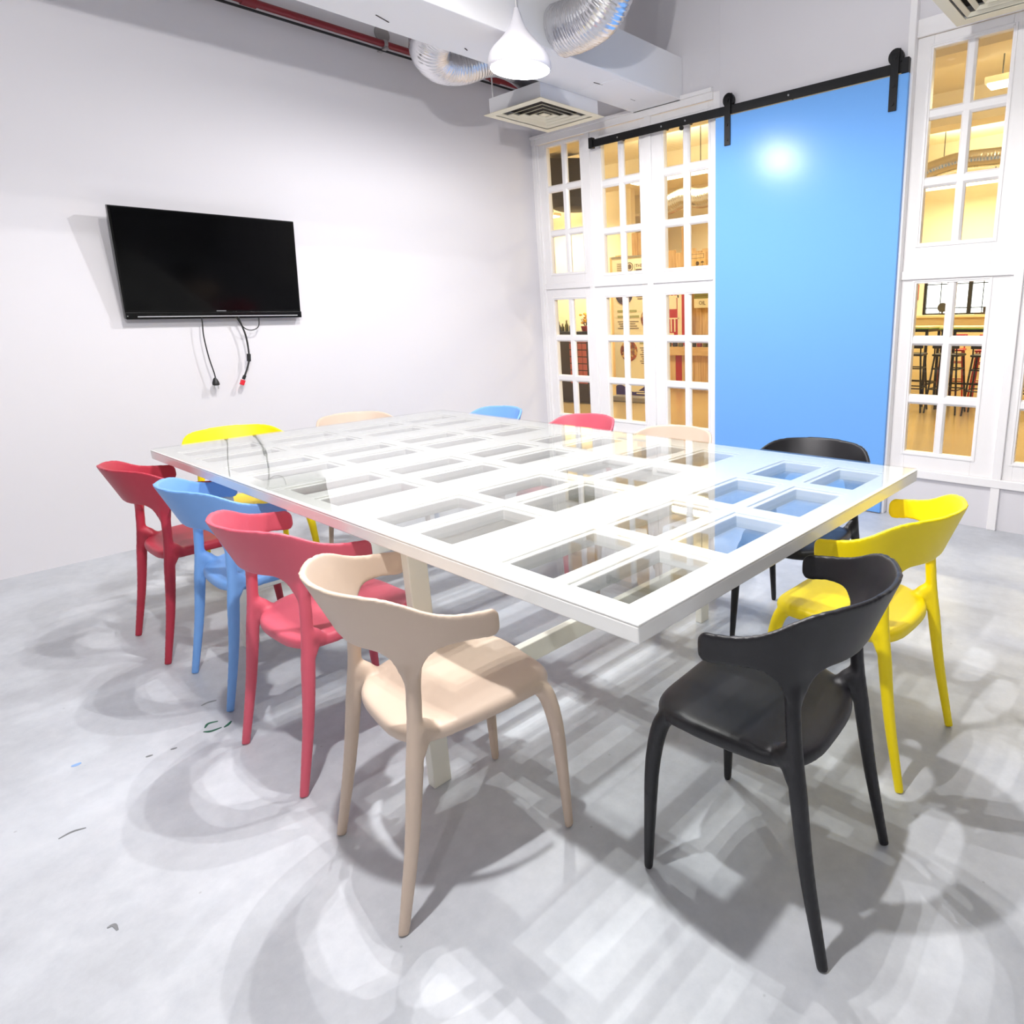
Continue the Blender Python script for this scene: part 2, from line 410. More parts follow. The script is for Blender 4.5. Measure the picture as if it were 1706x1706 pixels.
# ------------------------------------------------------------------ ceiling services
beam = thing('ceiling_duct_box', 'white boxed air duct running under the ceiling to the window wall', 'duct', (-3.28, 1.0, 2.70))
rel(MB().box(-3.50, -3.06, YB+.02, YW-.005, 2.70, 2.964).obj('casing', M_PLASTER, bevel=.006), beam)
rel(MB().box(-3.47, -3.09, 3.45, 3.85, 2.6975, 2.702).obj('access_panel', M_PLASTER, bevel=.002), beam)
for y in (-1.2, 1.0, 3.2):
    rel(MB().box(-3.53, -3.03, y-.02, y+.02, 2.964, 2.984).tube([(-3.515,y,2.975),(-3.515,y,ZC-.01)], .006, 6).tube([(-3.045,y,2.975),(-3.045,y,ZC-.01)], .006, 6).obj('hanger_bracket', M_GREYP), beam)
# peeling tape flecks on the underside
for (x, y, l, a) in ((-3.38, 2.05, .09, 20), (-3.25, 3.44, .07, -10), (-3.30, 3.83, .05, 5), (-3.40, 2.55, .03, 30)):
    o = MB().box(-l/2, l/2, -.003, .003, 2.6975, 2.7).obj('tape_edge', M_DARK); o.location = Vector((x, y, 0)); o.rotation_euler = (0,0,R(90+a)); o.parent = beam; o.location = Vector((x, y, 0)) - beam.location

def flex_duct(name, label, pts, rad, rings=70, seed=3, group=None):
    q = random.Random(seed); P = bez(pts, 16); n = 36
    # resample
    L = [0]
    for i in range(1, len(P)): L.append(L[-1]+(P[i]-P[i-1]).length)
    path = []; k = 0
    for i in range(rings):
        d = L[-1]*i/(rings-1)
        while k < len(L)-2 and L[k+1] < d: k += 1
        t = (d-L[k])/max(1e-6, L[k+1]-L[k]); path.append(P[k].lerp(P[k+1], t))
    am = [[q.uniform(.35, 1.0) for _ in range(9)] for _ in range(rings//4+2)]
    jit = [[q.uniform(-.006, .006) for _ in range(n)] for _ in range(rings)]
    def ridge(i, j):
        k, f = i//4, (i % 4)/4; u = 9*j/n; u0 = int(u) % 9; w = u-int(u)
        a = am[k][u0]*(1-w)+am[k][(u0+1) % 9]*w
        return 1 + .021*a*math.sin(2*math.pi*f + .6*math.sin(2*math.pi*j/n*2+k)) + jit[i][j]
    o = MB().tube(path, rad, n, True, ridge).obj(name, M_FOIL, smooth=True, ang=89)
    return meta(o, label, 'duct', group)
flex_duct('foil_duct', 'silver foil hose bending up from the right side of the boxed air duct',
          [(-3.062,2.95,2.815),(-2.93,2.95,2.81),(-2.76,2.94,2.83),(-2.64,2.93,2.93),(-2.585,2.92,3.08),(-2.57,2.92,3.25),(-2.57,2.92,3.449)], .128, 200, 5)
flex_duct('foil_duct', 'silver foil hose sagging from the left side of the boxed air duct',
          [(-3.506,2.50,2.825),(-3.62,2.50,2.815),(-3.74,2.55,2.765),(-3.80,2.66,2.75),(-3.80,2.80,2.78),(-3.76,2.96,2.85),(-3.75,3.12,2.87),(-3.75,3.30,2.83),(-3.76,3.40,2.75),(-3.76,3.42,2.712)], .114, 240, 8)

def diffuser(x, y, z, label, w=.58):
    t = thing('air_diffuser', label, 'air vent', (x, y, z), 0, 'square ceiling air diffusers')
    h = w/2
    def ring(r0, r1, za, zb, m, nm):
        q = MB(); b = 0
        o = [(-r0,-r0,za),(r0,-r0,za),(r0,r0,za),(-r0,r0,za)]; i = [(-r1,-r1,zb),(r1,-r1,zb),(r1,r1,zb),(-r1,r1,zb)]
        th = .004
        q.v = o + i + [(a,b_,c+th) for a,b_,c in o] + [(a,b_,c+th) for a,b_,c in i]
        for k in range(4):
            l = (k+1) % 4
            q.f += [(k, 4+k, 4+l, l), (8+k, 8+l, 12+l, 12+k), (k, l, 8+l, 8+k), (4+k, 12+k, 12+l, 4+l)]
        return q.obj(nm, m, t)
    ring(h, h-.055, 0, 0, M_DIFF, 'outer_frame')
    r = h-.055
    for k in range(4):
        ring(r-.009, r-.028, .004, .015, M_DIFF, 'louvre'); r -= .052
    q = MB().box(-r, r, -r, r, .008, .014).obj('centre_plate', M_DIFF, t)
    c = h-.03
    for (xa, xb, ya, yb) in ((-c,c,-c,-c+.01),(-c,c,c-.01,c),(-c,-c+.01,-c+.01,c-.01),(c-.01,c,-c+.01,c-.01)):
        MB().box(xa, xb, ya, yb, .0045, .10).obj('plenum_side', M_PLASTER, t)
    MB().box(-c, c, -c, c, .10, .105).obj('plenum_top', M_PLASTER, t)
    MB().box(-c+.012, c-.012, -c+.012, c-.012, .060, .066).obj('throat', M_DARK, t)
    for sx in (-1, 1):
        for sy in (-1, 1):
            MB().tube([(sx*(c-.02), sy*(c-.02), .105), (sx*(c-.02), sy*(c-.02), ZC-z)], .005, 6).obj('drop_rod', M_TRIM, t)
    return t
diffuser(-3.76, 3.43, 2.60, 'square cream diffuser hanging under the foil hose in the corner of the room')
diffuser(-.88, 3.52, 2.60, 'square cream diffuser hanging at the top right above the right hand window')

pipe = thing('sprinkler_pipe', 'thin dark red pipe running along the top of the television wall', 'pipe', (-4.57, 1.0, 3.06))
rel(MB().tube([(-4.575, YB+.02, 3.06), (-4.575, YW-.02, 3.06)], .021, 14).obj('main_pipe', M_REDP, smooth=True), pipe)
rel(MB().tube([(-4.60, YB+.02, 3.028), (-4.60, YW-.02, 3.028)], .008, 8).obj('conduit', M_CABLE, smooth=True), pipe)
for y in (1.93, 3.68):
    rel(MB().tube([(-4.575, y-.04, 3.06), (-4.575, y+.04, 3.06)], .029, 14).obj('coupling', M_REDP, smooth=True), pipe)
for y in (-1.0, .6, 2.77):
    rel(MB().box(-4.65, -4.55, y-.014, y+.014, 3.026, 3.036).tube([(-4.575,y-.012,3.06),(-4.575,y+.012,3.06)], .027, 14).obj('clamp', M_GREYP), pipe)
plate = MB().disc((XL, 2.80, 3.145), .053, 'x', .012, 28).obj('cover_plate', M_GREYP, smooth=True)
meta(plate, 'round grey blanking plate on the wall just above the red pipe', 'cover plate')

def pendant(x, y, z, label, watt=PENDANT_W, drop=-.045):
    t = thing('pendant_lamp', label, 'lamp', (x, y, z), 0, 'white teardrop pendant lamps over the table')
    prof = [(.158,.0),(.165,.012),(.164,.035),(.155,.062),(.137,.088),(.116,.110),(.094,.132),(.074,.154),(.056,.176),(.041,.200),(.029,.225),(.019,.255),(.012,.282)]
    inner = [(max(.006, r-.004), zz-.002) for r, zz in prof[::-1]]
    q = MB().lathe(prof+inner, n=48, cap=False)
    q.f += [(len(prof)*2*48-48+j, len(prof)*2*48-48+(j+1) % 48, (j+1) % 48, j) for j in range(48)]
    q.obj('shade', M_SHADE, t, smooth=True, ang=60)
    MB().tube([(0,0,.27), (0,0,ZC-z)], .0035, 8).obj('cord', M_TRIM, t, smooth=True)
    MB().lathe([(.05,0),(.05,.02),(.01,.03)], (0,0,ZC-z-.031), 20).obj('ceiling_rose', M_SHADE, t, smooth=True)
    rr = .045
    b = MB().lathe([(max(.001, rr*math.sin(R(15*i))), -rr*math.cos(R(15*i))) for i in range(13)], (0,0,.125), 20).obj('bulb', M_BULB, t, smooth=True)
    MB().lathe([(.022,.13),(.02,.19)], n=16).obj('lamp_holder', M_SHADE, t, smooth=True)
    ld = bpy.data.lights.new('pendant_light', 'POINT'); ld.energy = watt; ld.color = (1.0, .98, .975); ld.shadow_soft_size = .03
    lo = bpy.data.objects.new('pendant_light', ld); COL.objects.link(lo); lo.parent = t; lo.location = (0,0,drop)
    return t
pendant(-3.03, 2.61, 2.535, 'white teardrop pendant lamp with glowing underside above the far left of the table', 48.0, .012)
pendant(-1.00, .42, 2.535, 'white teardrop pendant lamp above the near edge of the table, out of frame')
def spot(x, y, label):
    t = thing('ceiling_spotlight', label, 'lamp', (x, y, ZC), 0, 'small ceiling spotlights')
    MB().lathe([(.035,-.10),(.04,-.09),(.04,-.01),(.05,0)], n=20, cap=False).obj('can', M_SHADE, t, smooth=True)
    MB().disc((0,0,-.085), .034, 'z', .004).obj('lens', M_BULB, t)
    ld = bpy.data.lights.new('spot_light', 'SPOT'); ld.energy = SPOT_W; ld.color = (1, .97, .95); ld.shadow_soft_size = .013; ld.spot_size = R(145); ld.spot_blend = .5
    lo = bpy.data.objects.new('spot_light', ld); COL.objects.link(lo); lo.parent = t; lo.location = (0,0,-.13)
spot(-1.85, 1.41, 'small white ceiling spotlight above the middle of the table, nearer the camera')
spot(-1.62, 1.50, 'small white ceiling spotlight above the middle of the table, nearer the blue door')
spot(-2.05, 1.62, 'small white ceiling spotlight above the middle of the table, nearer the television')
pendant(1.03, -1.77, 2.535, 'added fill lamp behind the camera, unseen, shaped like the white teardrop pendants', 40.0)  # extra lamp added out of view to brighten the walls
# ------------------------------------------------------------------ television
tv = thing('television', 'black flat television tilted forward on the white wall', 'television', (XL, 1.515, 1.29))
tvr = Matrix.Rotation(math.atan2(.09, .575), 4, 'Y').to_3x3()
def tvbox(x0, x1, y0, y1, z0, z1, nm, m, bev=0):
    # local: +x faces the room, origin at lower edge of the front face
    return MB().box(x0, x1, y0, y1, z0, z1, tvr, (.052, 0, 0)).obj(nm, m, tv, bevel=bev)
tvbox(-.035, 0, -.462, .462, 0, .582, 'bezel', M_TVB, .004)
tvbox(-.0005, .001, -.452, .452, .048, .574, 'screen', M_TVS)
tvbox(0, .010, -.462, .462, 0, .040, 'speaker_bar', M_TVB, .004)
tvbox(.009, .0115, -.41, .435, .013, .0175, 'silver_strip', M_STRIPE)
tvbox(.009, .011, -.457, -.452, .016, .021, 'indicator_light', M_SILVER)
tvbox(.000, .0025, -.02, .03, .0425, .0465, 'maker_badge', M_SILVER)
MB().box(.002, .05, -.15, .15, .25, .45).box(.04,.075,-.2,.2,.22,.48).obj('wall_bracket', M_BLACKM, tv)
def wire(pts, r, nm='cable'):
    return MB().tube(bez([(.06 + p[2] if len(p) > 2 else .06, p[0]-1.515, p[1]-1.29) for p in pts], 8), r, 8).obj(nm, M_CABLE, tv, smooth=True)
c1 = wire([(1.412,1.33),(1.410,1.27),(1.404,1.19),(1.410,1.07),(1.424,.965),(1.422,.925)], .0035, 'power_cord')
MB().lathe([(.006,.03),(.012,.02),(.019,.0),(.019,-.012),(.012,-.016)], (.06, -.093, -.375), 12).obj('plug', M_CABLE, c1, smooth=True)
for s in (-1, 1): MB().tube([(.06, -.093+s*.0095, -.39), (.06, -.093+s*.0095, -.412)], .0024, 8).obj('pin', M_SILVER, c1)
c2 = wire([(1.597,1.33),(1.608,1.28),(1.629,1.18),(1.628,1.06),(1.611,1.0),(1.575,.925)], .0052, 'video_cable')
MB().tube([(.06, 1.628-1.515, 1.075-1.29), (.06, 1.622-1.515, 1.03-1.29)], .011, 12).obj('ferrite_bead', M_CABLE, c2, smooth=True)
MB().tube([(.06, 1.585-1.515, .945-1.29), (.06, 1.574-1.515, .924-1.29)], .009, 10).obj('cable_boot', M_CABLE, c2, smooth=True)
MB().box(-.007,.007,-.012,.012,-.016,.016, Matrix.Rotation(R(-25),3,'X'), (.06, 1.566-1.515, .905-1.29)).obj('red_connector', M_REDC, c2, bevel=.002)
wire([(1.585,1.33),(1.600,1.28),(1.632,1.228),(1.675,1.218),(1.712,1.245),(1.722,1.33)], .003, 'loop_cable')

# ------------------------------------------------------------------ table made of glazed door panels
TX0, TX1, TY0, TY1 = -3.377, -.673, .761, 2.160
ZT = .749
table = thing('table', 'large white table of glazed door panels under one sheet of glass', 'table', ((TX0+TX1)/2, (TY0+TY1)/2, 0))
pcols = [(-1.092,-.953),(-.888,-.750), (-1.655,-1.515),(-1.442,-1.301), (-2.178,-2.062),(-1.972,-1.852), (-2.690,-2.575),(-2.485,-2.370), (-3.200,-3.085),(-2.985,-2.870)]
prows = [(.824,1.082),(1.148,1.402),(1.482,1.732),(1.812,2.042)]
def sheet(name, z0, z1, grow, m, bev):
    hol = [(a-grow, b+grow) for a, b in pcols]; hr = [(a-grow, b+grow) for a, b in prows]
    xs = sorted([TX0, TX1]+[v for h in hol for v in h]); ys = sorted([TY0, TY1]+[v for h in hr for v in h])
    hs = {(xs.index(a), ys.index(c)) for a, b in hol for c, d in hr}
    q = MB(); nx, ny = len(xs), len(ys)
    for z in (z0, z1):
        for y in ys:
            for x in xs: q.v.append((x, y, z))
    I = lambda i, j, k: k*nx*ny + j*nx + i
    solid = lambda i, j: 0 <= i < nx-1 and 0 <= j < ny-1 and (i, j) not in hs
    for i in range(nx-1):
        for j in range(ny-1):
            if not solid(i, j): continue
            q.f.append((I(i,j,1), I(i+1,j,1), I(i+1,j+1,1), I(i,j+1,1)))
            q.f.append((I(i,j+1,0), I(i+1,j+1,0), I(i+1,j,0), I(i,j,0)))
            if not solid(i, j-1): q.f.append((I(i,j,0), I(i+1,j,0), I(i+1,j,1), I(i,j,1)))
            if not solid(i, j+1): q.f.append((I(i+1,j+1,0), I(i,j+1,0), I(i,j+1,1), I(i+1,j+1,1)))
            if not solid(i-1, j): q.f.append((I(i,j+1,0), I(i,j,0), I(i,j,1), I(i,j+1,1)))
            if not solid(i+1, j): q.f.append((I(i+1,j,0), I(i+1,j+1,0), I(i+1,j+1,1), I(i+1,j,1)))
    o = q.obj(name, m, bevel=bev); return rel(o, table)
sheet('panel_frame', .711, .744, 0, M_TABLE, .003)
sheet('panel_moulding', .744, ZT, .013, M_TABLE, .002)
rel(MB().box(TX0+.003, TX1-.003, TY0+.003, TY1-.003, ZT+.0005, ZT+.0055).obj('glass_sheet', M_GLASS, bevel=.001), table)
for (a, b) in pcols:
    for (c, d) in prows:
        rel(MB().box(a-.002, b+.002, c-.002, d+.002, .722, .725).obj('glass_pane', M_GLASS), table)
for x0 in (-1.507, -2.832):
    for y0 in (.803, 2.066):
        rel(MB().box(x0, x0+.032, y0, y0+.054, 0, .711).obj('leg', M_TLEG, bevel=.003), table)
    rel(MB().box(x0+.002, x0+.030, .857, 2.066, .222, .287).obj('stretcher', M_TLEG, bevel=.003), table)
    rel(MB().box(x0+.002, x0+.030, .857, 2.066, .668, .711).obj('cross_rail', M_TLEG, bevel=.003), table)

# ------------------------------------------------------------------ chairs: one moulded body, fused, then cut into its parts
def build_chair_parts():
    q = MB()
    # curved back band with arms
    def lerp(tab, a, sm=True):
        for (a0, v0), (a1, v1) in zip(tab, tab[1:]):
            if a <= a1:
                t = (a-a0)/(a1-a0); t = t*t*(3-2*t) if sm else t; return v0+(v1-v0)*t
        return tab[-1][1]
    TOPC = [(0,.7525),(15,.752),(30,.750),(42,.7465),(50,.740),(57,.7285),(64,.713),(71,.7005),(78,.6925),(86,.687),(93,.683),(101,.680)]
    BOT = [(0,.607),(40,.609),(64,.628),(80,.629),(101,.617)]
    LEAN = [(0,.40),(45,.33),(75,.12),(100,.02)]
    TL = 53.5
    def sect(th):
        a = abs(th); zt, zb, k = lerp(TOPC, a, False), lerp(BOT, a), lerp(LEAN, a, False)
        s = (a-TL)*R(1)*.21
        fl = math.exp(-(abs(s)/.034)**1.7)
        zb -= .092*fl
        rem = (100.6-a)*R(1)*.24
        if rem < .022:
            e = 1-math.sqrt(max(0, 1-((.022-rem)/.022)**2)); h = (zt-zb); zt -= .022*e; zb += .022*e
        return zt, zb, k, fl
    NT, NV = 150, 12
    rows = []
    for i in range(NT+1):
        th = -100.5+201.0*i/NT; zt, zb, k, fl = sect(th); zt0 = lerp(TOPC, abs(th), False)
        out, inn = [], []
        for v in range(NV+1):
            z = zb+(zt-zb)*v/NV
            below = max(0, .60-z)
            r = .246-k*(zt0-max(z, .585))
            tk = .0135 + .016*fl*max(0, min(1, (.64-z)/.08))
            c = (math.sin(R(th)), -math.cos(R(th)))
            out.append((c[0]*(r+tk*.35), c[1]*(r+tk*.35), z)); inn.append((c[0]*(r-tk*.65), c[1]*(r-tk*.65), z))
        rows.append(out+inn[::-1])
    q.grid(rows)
    # legs
    for s in (-1, 1):
        P = bez([(s*.158,-.112,.590),(s*.168,-.119,.550),(s*.1735,-.128,.46),(s*.178,-.140,.37),(s*.186,-.168,.20),(s*.193,-.212,.0)], 8); n = len(P)
        rad = []
        for p in P:
            z = p.z
            if z > .46: r = .0145+.004*max(0, (z-.54)/.05)
            elif z > .36: r = .0145+.0025*(.46-z)/.10
            else: r = .0110+(.0168-.0110)*z/.36
            rad.append((r*1.05, r*1.12))
        q.tube(P, rad, 16)
        # web from the leg into the seat
        q.tube(bez([(s*.174,-.128,.440),(s*.163,-.106,.423),(s*.150,-.080,.408),(s*.135,-.05,.402)], 5), [(.027,.018)]*6+[(.021,.022)]*5+[(.014,.026)]*5, 14)
        q.tube(bez([(s*.176,-.130,.385),(s*.165,-.112,.408),(s*.148,-.09,.416)], 5), [(.016,.016)]*11, 12)
        F = bez([(s*.134,.142,.408),(s*.149,.172,.404),(s*.161,.194,.372),(s*.173,.208,.28),(s*.180,.214,.14),(s*.186,.218,0)], 8)
        rf = []
        for p in F:
            z = p.z
            rf.append(.0112+(.0205-.0112)*min(1, z/.38) if z < .38 else .0205)
        q.tube(F, rf, 16)
    # seat shell
    def plan(a):
        x, y = math.cos(a), math.sin(a)          # superellipse-like outline
        fx = .191 if y > 0 else .191-.030*min(1, (-y)*1.1)
        fy = .236 if y > 0 else .152
        e = 2/3.7 if y > 0 else 2/3.8
        return (math.copysign(abs(x)**e, x)*fx, math.copysign(abs(y)**e, y)*fy)
    NA = 72
    def top(x, y):
        d = (x/.19)**2*.75 + ((y-.01)/.23)**2*.5
        z = .4265 + .014*min(1.1, d)
        if y < -.03: z -= .011*min(1, (-.03-y)/.09)
        if y > .10: z -= .014*((y-.10)/.136)**2
        cx = max(0, abs(x)-.11)/.08; cy = max(0, y-.12)/.116
        z -= .012*min(1, cx*cy)**1.3
        return z
    fr = [.02,.2,.4,.6,.75,.86,.93,.975,1.0]
    dz = [0,0,0,0,0,-.0004,-.002,-.006,-.014]
    rows = []
    for f, d in zip(fr, dz):
        rows.append([(plan(2*math.pi*j/NA)[0]*f, plan(2*math.pi*j/NA)[1]*f, top(*[c*f for c in plan(2*math.pi*j/NA)])+d) for j in range(NA)])
    for f, d in ((1.0,-.026),(.985,-.036),(.95,-.039),(.90,-.030),(.6,-.024),(.02,-.024)):
        rows.append([(plan(2*math.pi*j/NA)[0]*f, plan(2*math.pi*j/NA)[1]*f, top(*[c*f for c in plan(2*math.pi*j/NA)])+d) for j in range(NA)])
    q.grid(rows)
    tmp = q.obj('tmp_chair', None)
    rm = tmp.modifiers.new('r', 'REMESH'); rm.mode = 'VOXEL'; rm.voxel_size = .0042; rm.use_smooth_shade = True
    sm = tmp.modifiers.new('s', 'SMOOTH'); sm.factor = .5; sm.iterations = 12
    dg = bpy.context.evaluated_depsgraph_get(); ev = tmp.evaluated_get(dg); me = bpy.data.meshes.new_from_object(ev)
    bpy.data.objects.remove(tmp)
    V = [v.co.copy() for v in me.vertices]; N = [v.normal.copy() for v in me.vertices]
    def part(c):
        if c.z > .525: return 'backrest'
        back = c.y < -.085 and abs(c.x) > .135
        if c.z > .36 and not (back and (abs(c.x) > .158 and c.y < -.100)) :
            if c.z > .47: return 'rl' if c.x < 0 else 'rr'
            if c.z < .388 and c.y > .13: return 'fl' if c.x < 0 else 'fr'
            return 'seat'
        if c.y < 0: return 'rl' if c.x < 0 else 'rr'
        return 'fl' if c.x < 0 else 'fr'
    groups = {}
    for p in me.polygons: groups.setdefault(part(p.center), []).append(tuple(p.vertices))
    res = {}
    for g, faces in groups.items():
        used = {}; vs = []; ns = []; fs = []
        for f in faces:
            t = []
            for i in f:
                if i not in used: used[i] = len(vs); vs.append(V[i]); ns.append(N[i])
                t.append(used[i])
            fs.append(t)
        m2 = bpy.data.meshes.new({'backrest': 'backrest', 'seat': 'seat'}.get(g, 'leg')); m2.from_pydata(vs, [], fs); m2.update()
        m2.polygons.foreach_set('use_smooth', [True]*len(m2.polygons))
        m2.normals_split_custom_set_from_vertices(ns)
        m2.materials.append(None)
        res[g] = m2
    return res
CH = build_chair_parts()
def plast(nm, c, rough=.42):
    return mat(nm, c, rough, bump=.16, bscale=900, spec=.45)
M_CH = dict(crimson=plast('crimson_plastic', srgb(178, 48, 66)), red=plast('coral_red_plastic', srgb(208, 90, 108)), blue=plast('sky_blue_plastic', srgb(118, 168, 230)),
            beige=plast('beige_plastic', srgb(208, 187, 168)), yellow=plast('yellow_plastic', srgb(252, 226, 4)), black=plast('charcoal_plastic', srgb(21, 20, 24), .4))
def chair(x, y, face, col, label):
    """face: heading of the seat front in degrees"""
    t = thing('armchair', label, 'chair', (x, y, 0), R(face-90), 'moulded plastic armchairs around the table')
    for k, me in CH.items():
        o = bpy.data.objects.new({'backrest': 'backrest', 'seat': 'seat'}.get(k, 'leg'), me); COL.objects.link(o); o.parent = t
        o.material_slots[0].link = 'OBJECT'; o.material_slots[0].material = M_CH[col]
    return t
CHAIRS = [
 (-3.096, .781, 90, 'crimson', 'dark crimson armchair at the far left of the near side, nearest the television wall'),
 (-2.541, .815, 88, 'blue', 'sky blue armchair on the near side between the two red chairs'),
 (-1.931, .775, 91, 'red', 'coral red armchair on the near side between the sky blue and the beige chair'),
 (-1.297, .747, 82, 'beige', 'beige armchair at the front, last on the near side by the table corner'),
 (-.634, 1.160, 183.5, 'black', 'charcoal black armchair closest to the camera at the right end of the table'),
 (-.672, 1.768, 177.5, 'yellow', 'bright yellow armchair at the right end of the table behind the charcoal one'),
 (-1.140, 2.270, 276, 'black', 'charcoal black armchair on the far side of the table before the blue door'),
 (-1.83, 2.22, 270, 'beige', 'pale beige armchair on the far side under the window panes, left of a black one'),
 (-2.47, 2.28, 270, 'red', 'coral red armchair on the far side of the table, only its back rim showing'),
 (-3.15, 2.24, 270, 'blue', 'sky blue armchair on the far side of the table nearest the room corner'),
 (-3.58, 1.18, 0, 'yellow', 'yellow armchair at the left end of the table below the television'),
 (-3.53, 1.78, 0, 'beige', 'beige armchair at the left end of the table, right of the yellow one'),
]
for c in CHAIRS: chair(*c)

# ------------------------------------------------------------------ marks on the floor
FL = bpy.data.objects['floor']
def mark(pts, r, m, nm='pen_mark'):
    P = bez([(x, y, 0) for x, y in pts], 6); q = MB(); rows = []
    for i, p in enumerate(P):
        t = (P[min(i+1, len(P)-1)]-P[max(i-1, 0)]).normalized(); n = Vector((-t.y, t.x, 0)); rr = r*(.35+.65*math.sin(math.pi*(i+.5)/len(P)))
        rows.append([p+n*rr+Vector((0,0,.0002)), p-n*rr+Vector((0,0,.0002)), p-n*rr+Vector((0,0,.0012)), p+n*rr+Vector((0,0,.0012))])
    return q.grid(rows).obj(nm, m, FL)
for l, r, mm in (([(-2.317,.510),(-2.335,.526),(-2.325,.550)], .0045, M_GREEN), ([(-2.297,.500),(-2.281,.516),(-2.277,.545)], .0045, M_GREEN),
                 ([(-2.271,.550),(-2.277,.563),(-2.290,.577)], .005, M_GREEN), ([(-2.474,.548),(-2.478,.570),(-2.469,.592)], .004, M_SCUFF),
                 ([(-2.074,.112),(-2.078,.139),(-2.067,.165)], .003, M_SCUFF), ([(-2.293,.348),(-2.290,.355),(-2.287,.364)], .004, M_SCUFF),
                 ([(-2.275,.406),(-2.272,.413),(-2.269,.421)], .004, M_SCUFF), ([(-2.418,.198),(-2.414,.209),(-2.416,.22)], .007, M_SCUFFB),
                 ([(-1.655,.122),(-1.652,.133),(-1.630,.135)], .004, M_SCUFF)):
    mark(l, r, mm, 'pen_mark' if mm is M_GREEN else 'scuff_mark')

# ------------------------------------------------------------------ the room beyond the window wall
FX0, FX1, FY0, FY1, FZ = -13.0, 4.0, YW+.101, 13.0, 3.62
struct(MB().box(FX0, FX1, FY0-.0, FY1+.1, -.15, 0).obj('floor', M_FFLOOR))
struct(MB().box(FX0, FX1, FY0+.10, FY1+.1, FZ, FZ+.12).obj('ceiling', M_FWALL))
struct(MB().box(FX0-.1, FX0, FY0-.1, FY1+.1, 0, FZ).obj('wall_far_left', M_FWALL))
struct(MB().box(FX1, FX1+.1, FY0-.1, FY1+.1, 0, FZ).obj('wall_far_right', M_FWALL))
struct(MB().box(FX0, XL-.15, YW+.13, YW+.23, 0, FZ).box(XR+.15, FX1, YW+.13, YW+.23, 0, FZ).box(XL-.15, XR+.15, YW+.201, YW+.23, ZC, FZ).obj('wall_near', M_FWALL))
fw_ = MB().box(FX0, -4.20, FY1, FY1+.15, 0, FZ).box(-2.95, FX1, FY1, FY1+.15, 0, FZ)
fw_.box(-4.20, -2.95, FY1, FY1+.15, 0, 1.17).box(-4.20, -2.95, FY1, FY1+.15, 1.90, FZ)
struct(fw_.obj('wall_far', M_FWALL))
wn[0] += 1
wf = struct(MB().box(-4.20,-4.15,FY1+.02,FY1+.08,1.17,1.90).box(-3.0,-2.95,FY1+.02,FY1+.08,1.17,1.90).box(-4.15,-3.0,FY1+.02,FY1+.08,1.17,1.21).box(-4.15,-3.0,FY1+.02,FY1+.08,1.86,1.90).obj('window_%d' % wn[0], M_FBLACK))
MB().box(-3.43,-3.36,FY1+.02,FY1+.07,1.21,1.86).obj('mullion', M_FBLACK, wf)
for x in (-3.9, -3.65, -3.18): MB().box(x-.007,x+.007,FY1+.03,FY1+.05,1.21,1.86).obj('glazing_bar', M_FBLACK, wf)
for z in (1.30, 1.72): MB().box(-4.15,-3.0,FY1+.03,FY1+.05,z-.009,z+.009).obj('glazing_bar', M_FBLACK, wf)
for a, b in ((-4.15,-3.43),(-3.36,-3.0)): MB().box(a,b,FY1+.055,FY1+.06,1.21,1.86).obj('pane', M_PANE, wf)
struct(MB().box(-13, -8.9, 10.2, 10.32, 0, FZ).obj('wall_partition', M_FWALL))
for i, y in enumerate((6.4, 8.6, 11.0)):
    o = MB().box(FX0, FX1, y-.14, y+.14, FZ-.34, FZ).obj('ceiling_beam', M_FWALL)
    meta(o, 'boxed white ceiling beam beyond the windows, %s of three' % ('nearest', 'middle', 'farthest')[i], 'beam', 'boxed ceiling beams in the room beyond')
STRIPS = [(-5.7,7.3,'seen through the third window column'), (-1.2,6.9,'high up through the top right window'), (-8.7,7.0,'far left near the black extraction hood'),
          (-2.6,10.0,'above the bar tables'), (-7.6,11.9,'behind the plank screen'), (-10.6,9.3,'in front of the far left partition'), (1.6,8.0,'to the far right'), (-3.35,11.7,'low over the long yellow counter')]
for x, y, lab in STRIPS:
    ZS = 2.98 if x == -5.7 else 3.14
    t = thing('ceiling_strip_light', 'warm ceiling strip light beyond the windows, '+lab, 'lamp', (x, y, ZS), 0, 'strip lights in the room beyond')
    MB().box(-.62,.62,-.09,.09,.02,.07).obj('housing', M_FWALL, t); MB().box(-.6,.6,-.075,.075,0,.02).obj('tube_cover', M_STRIP, t)
    for s in (-.5,.5): MB().tube([(s,0,.07),(s,0,FZ-ZS)], .006, 6).obj('drop_rod', M_FBLACK, t)
    ld = bpy.data.lights.new('strip_light', 'AREA'); ld.shape = 'RECTANGLE'; ld.size = 1.2; ld.size_y = .15; ld.energy = FAR_W; ld.color = (1.0, .88, .56)
    lo = bpy.data.objects.new('strip_light', ld); COL.objects.link(lo); lo.parent = t; lo.location = (0,0,-.012)
    ld2 = bpy.data.lights.new('uplight', 'AREA'); ld2.shape = 'RECTANGLE'; ld2.size = 1.2; ld2.size_y = .15; ld2.energy = FAR_W*.35; ld2.color = (1.0, .88, .56)
    lo2 = bpy.data.objects.new('uplight', ld2); COL.objects.link(lo2); lo2.parent = t; lo2.location = (0,0,.085); lo2.rotation_euler = (R(180),0,0)
flex_duct('foil_duct', 'long silver foil hose under the ceiling beyond the top right window', [(-3.4,8.05,2.62),(-2.8,8.0,2.70),(-2.35,8.0,2.79),(-1.9,8.0,2.78),(-1.2,8.0,2.77),(-.2,8.0,2.8)], .09, 400, 11)
